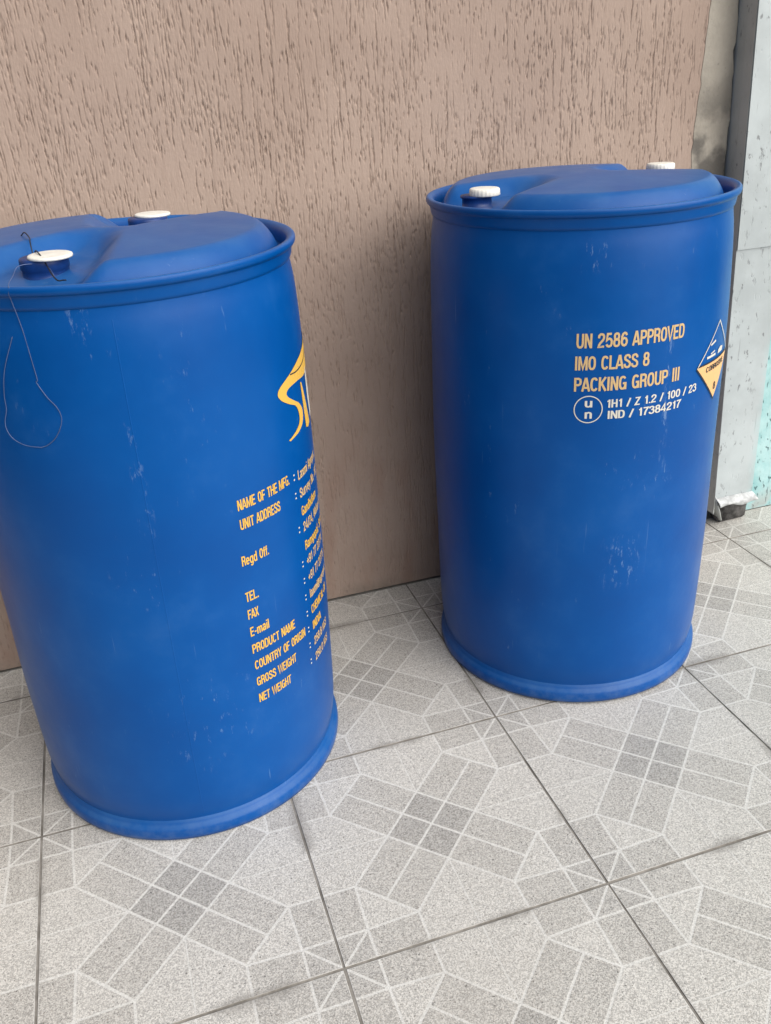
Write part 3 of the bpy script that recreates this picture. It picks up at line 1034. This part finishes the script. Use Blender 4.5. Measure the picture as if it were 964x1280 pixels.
# hazard diamond: outlined blue upper half, orange lower half
C0, Z0, HA, HZ = -54.6, 0.6945, 14.8, 0.0735
add_shape([(C0 - HA, Z0), (C0, Z0 - HZ), (C0 + HA, Z0)], M_ORANGE, drum_r, rad_r, "hazard_diamond")
for (a0, z0), (a1, z1), mt, wd in (((C0 - HA, Z0), (C0, Z0 + HZ), M_CREAM, 0.0024), ((C0, Z0 + HZ), (C0 + HA, Z0), M_CREAM, 0.0024),
                                   ((C0 - HA * 1.03, Z0 - 0.001), (C0, Z0 - HZ * 1.05), M_BLACK, 0.0026), ((C0 - HA, Z0 + 0.002), (C0 + HA, Z0 + 0.002), M_BLACK, 0.003)):
    dx, dz = math.radians(a1 - a0) * 0.29, z1 - z0
    L = math.hypot(dx, dz)
    nx, nz = -dz / L * wd / 2, dx / L * wd / 2
    da = math.degrees(nx / 0.29)
    add_shape([(a0 - da, z0 - nz), (a1 - da, z1 - nz), (a1 + da, z1 + nz), (a0 + da, z0 + nz)], mt, drum_r, rad_r, "diamond_outline", lift=0.0014)
add_text("CORROSIVE", C0 - 8.6, C0 + 8.6, 0.679, 0.0105, M_BLACK, drum_r, rad_r, lift=0.0011)
add_text("8", C0 - 1.1, C0 + 1.1, 0.637, 0.0145, M_BLACK, drum_r, rad_r, lift=0.0011)
# corrosion pictogram: bar and tilted tubes
add_shape([(C0 - 8.5, 0.7045), (C0 - 1.5, 0.7045), (C0 - 1.5, 0.7090), (C0 - 8.5, 0.7090)], M_CREAM, drum_r, rad_r, "corrosion_mark")
add_shape([(C0 - 5.6, 0.7100), (C0 - 2.2, 0.7130), (C0 - 2.6, 0.7155), (C0 - 5.8, 0.7125)], M_CREAM, drum_r, rad_r, "corrosion_mark")
add_shape([(C0 - 6.0, 0.7265), (C0 - 2.0, 0.7310), (C0 - 2.3, 0.7350), (C0 - 6.3, 0.7300)], M_CREAM, drum_r, rad_r, "corrosion_mark")
add_shape([(C0 + 1.0, 0.7040), (C0 + 6.2, 0.7040), (C0 + 6.8, 0.7120), (C0 + 4.0, 0.7150), (C0 + 1.4, 0.7110)], M_CREAM, drum_r, rad_r, "corrosion_mark")

# lettering, left drum
LH = 0.0178
rows = [("NAME OF THE MFG.", -67.2, -44.2, 0.6215, "Laxmi Agropac"), ("UNIT ADDRESS", -67.2, -50.3, 0.588, "Survey No. 182"), (None, 0, 0, 0.5545, "Gandhidham"),
        ("Regd Off.", -68.3, -57.7, 0.5245, "24/24, Mohan St"), (None, 0, 0, 0.4885, "Ramgopal, Surat"), ("TEL.", -68.7, -63.8, 0.458, "+91 77 22774"),
        ("FAX", -68.7, -64.6, 0.4248, "+91 77 22778"), ("E-mail", -68.7, -61.2, 0.391, "laxmi@agropac"), ("PRODUCT NAME", -68.8, -49.6, 0.3570, "CHEMICAL-08"),
        ("COUNTRY OF ORIGIN", -68.7, -44.3, 0.3235, "INDIA"), ("GROSS WEIGHT", -68.8, -50.7, 0.2895, "258.8 KGS"), ("NET WEIGHT", -68.7, -54.4, 0.2545, "250.0 KGS")]
for k, (t, a, b, z, v) in enumerate(rows):
    if t:
        add_text(t, a, b, z, LH, M_YEL, drum_l, rad_l)
    if k not in (2, 4):
        add_text(":", -41.5 - 0.08 * k, -40.8 - 0.08 * k, z - 0.002, LH, M_CREAM, drum_l, rad_l)
    n = len(v)
    add_text(v, -38.6, -38.6 + n * 1.55, z - 0.006, LH, M_YEL if k in (2, 4, 8, 9) else M_TAN, drum_l, rad_l)

# swoosh logo
def bez(pts, n=10):
    return smooth_profile(pts, n)


outer = [(-4, 0.826), (-10, 0.8225), (-17, 0.8175), (-27, 0.8095), (-36.5, 0.7975), (-43.3, 0.7865), (-45.4, 0.7765), (-43.8, 0.7645), (-39.6, 0.7515), (-35.0, 0.7400), (-33.2, 0.7240), (-33.6, 0.7090), (-37.0, 0.6995), (-41.9, 0.6932)]
inner = [(-41.0, 0.6905), (-34.6, 0.6950), (-30.6, 0.7050), (-29.7, 0.7230), (-32.0, 0.7390), (-36.6, 0.7530), (-39.8, 0.7640), (-40.3, 0.7715), (-38.0, 0.7765), (-31.2, 0.7765), (-23.0, 0.7730), (-12.0, 0.7760), (-4, 0.7800)]
o_s, i_s = bez(outer, 5), bez(inner, 5)
add_shape(o_s + i_s, M_YEL, drum_l, rad_l, "swoosh_logo")
line = bez([(-36.8, 0.7965), (-31.0, 0.7935), (-24.0, 0.7955), (-15.0, 0.8010), (-6, 0.8060)], 6)
add_shape(line + [(a, z - 0.0022) for a, z in reversed(line)], M_BLACK, drum_l, rad_l, "swoosh_line", lift=0.0010)
add_shape([(-28.8, 0.7690), (-27.6, 0.7680), (-21.6, 0.6920), (-21.5, 0.6860), (-24.6, 0.6835), (-27.2, 0.6880)], M_YEL, drum_l, rad_l, "logo_stroke")
add_shape([(-20.5, 0.7800), (-18.2, 0.7800), (-13.0, 0.6900), (-17.5, 0.6880), (-20.5, 0.7300)], M_CREAM, drum_l, rad_l, "logo_stroke")

# ------------------------------------------------------------------ loose wire on the left drum
LX, LY = 0.30903, 0.62884
wire = tag(empty("loose_wire", (LX, LY, 0.0)), "thin dark wire draped over the left drum with a pale hanging thread", "wire")
CAPX, CAPY = -0.096, -0.146


def over_lid(x, y, off=0.0020):
    z = lid_l(x, y)
    if math.hypot(x - CAPX, y - CAPY) < 0.034:
        z = max(z, 1.0132)
    return (x, y, z + off)


lidw = [over_lid(*q) for q in ((-0.138, 0.150), (-0.134, 0.090), (-0.127, 0.040), (-0.121, 0.002))] + [(-0.113, -0.030, 1.0275), (-0.106, -0.055, 1.0225), (-0.1045, -0.085, 1.0185)]
lidw += [over_lid(-0.1025, -0.108), over_lid(-0.097, -0.140), over_lid(-0.090, -0.172), (-0.0835, -0.190, 1.0045), (-0.078, -0.212, 0.9945), (-0.0715, -0.228, 0.9880), (-0.0640, -0.231, 0.9880), (-0.0605, -0.236, 0.9885)]
link("wire_strand", tube(lidw, 0.0010), wire, (M_WIRE,))


def on_drum(a, z, off=0.0038):
    th = math.radians(a)
    r = rad_l(z, th) + off
    return (r * math.cos(th), r * math.sin(th), z)


def ring_pt(a, r, z):
    th = math.radians(a)
    return (r * math.cos(th), r * math.sin(th), z)


th1 = [(-0.0750, -0.218, 0.993), (-0.083, -0.183, 1.0000), (-0.103, -0.185, 1.006), (-0.120, -0.195, 1.006), (-0.126, -0.225, 1.000), (-0.131, -0.2560, 0.9955),
       ring_pt(-116.6, 0.2925, 0.990), ring_pt(-117.0, 0.2935, 0.984), ring_pt(-117.2, 0.2890, 0.972), on_drum(-116.6, 0.934), on_drum(-115.6, 0.89), on_drum(-115.2, 0.866)]
th1 += [on_drum(-115.7, 0.862, .003), on_drum(-113.4, 0.842, .005), on_drum(-111.3, 0.827, .005), on_drum(-110.7, 0.812), on_drum(-111.6, 0.797), on_drum(-113.8, 0.781), on_drum(-116.5, 0.771), on_drum(-118.6, 0.7675)]
th3 = [on_drum(-120.0, 0.925), on_drum(-124.5, 0.880), on_drum(-126.5, 0.845), on_drum(-127.0, 0.822), on_drum(-128.4, 0.805, .004), on_drum(-128.2, 0.793, .006), on_drum(-127.0, 0.781, .006), on_drum(-124.6, 0.7725, .005),
       on_drum(-122.0, 0.7685), on_drum(-118.6, 0.7675)]
link("thread", tube(th1 + th3[::-1], 0.00055, 5), wire, (M_THREAD,))
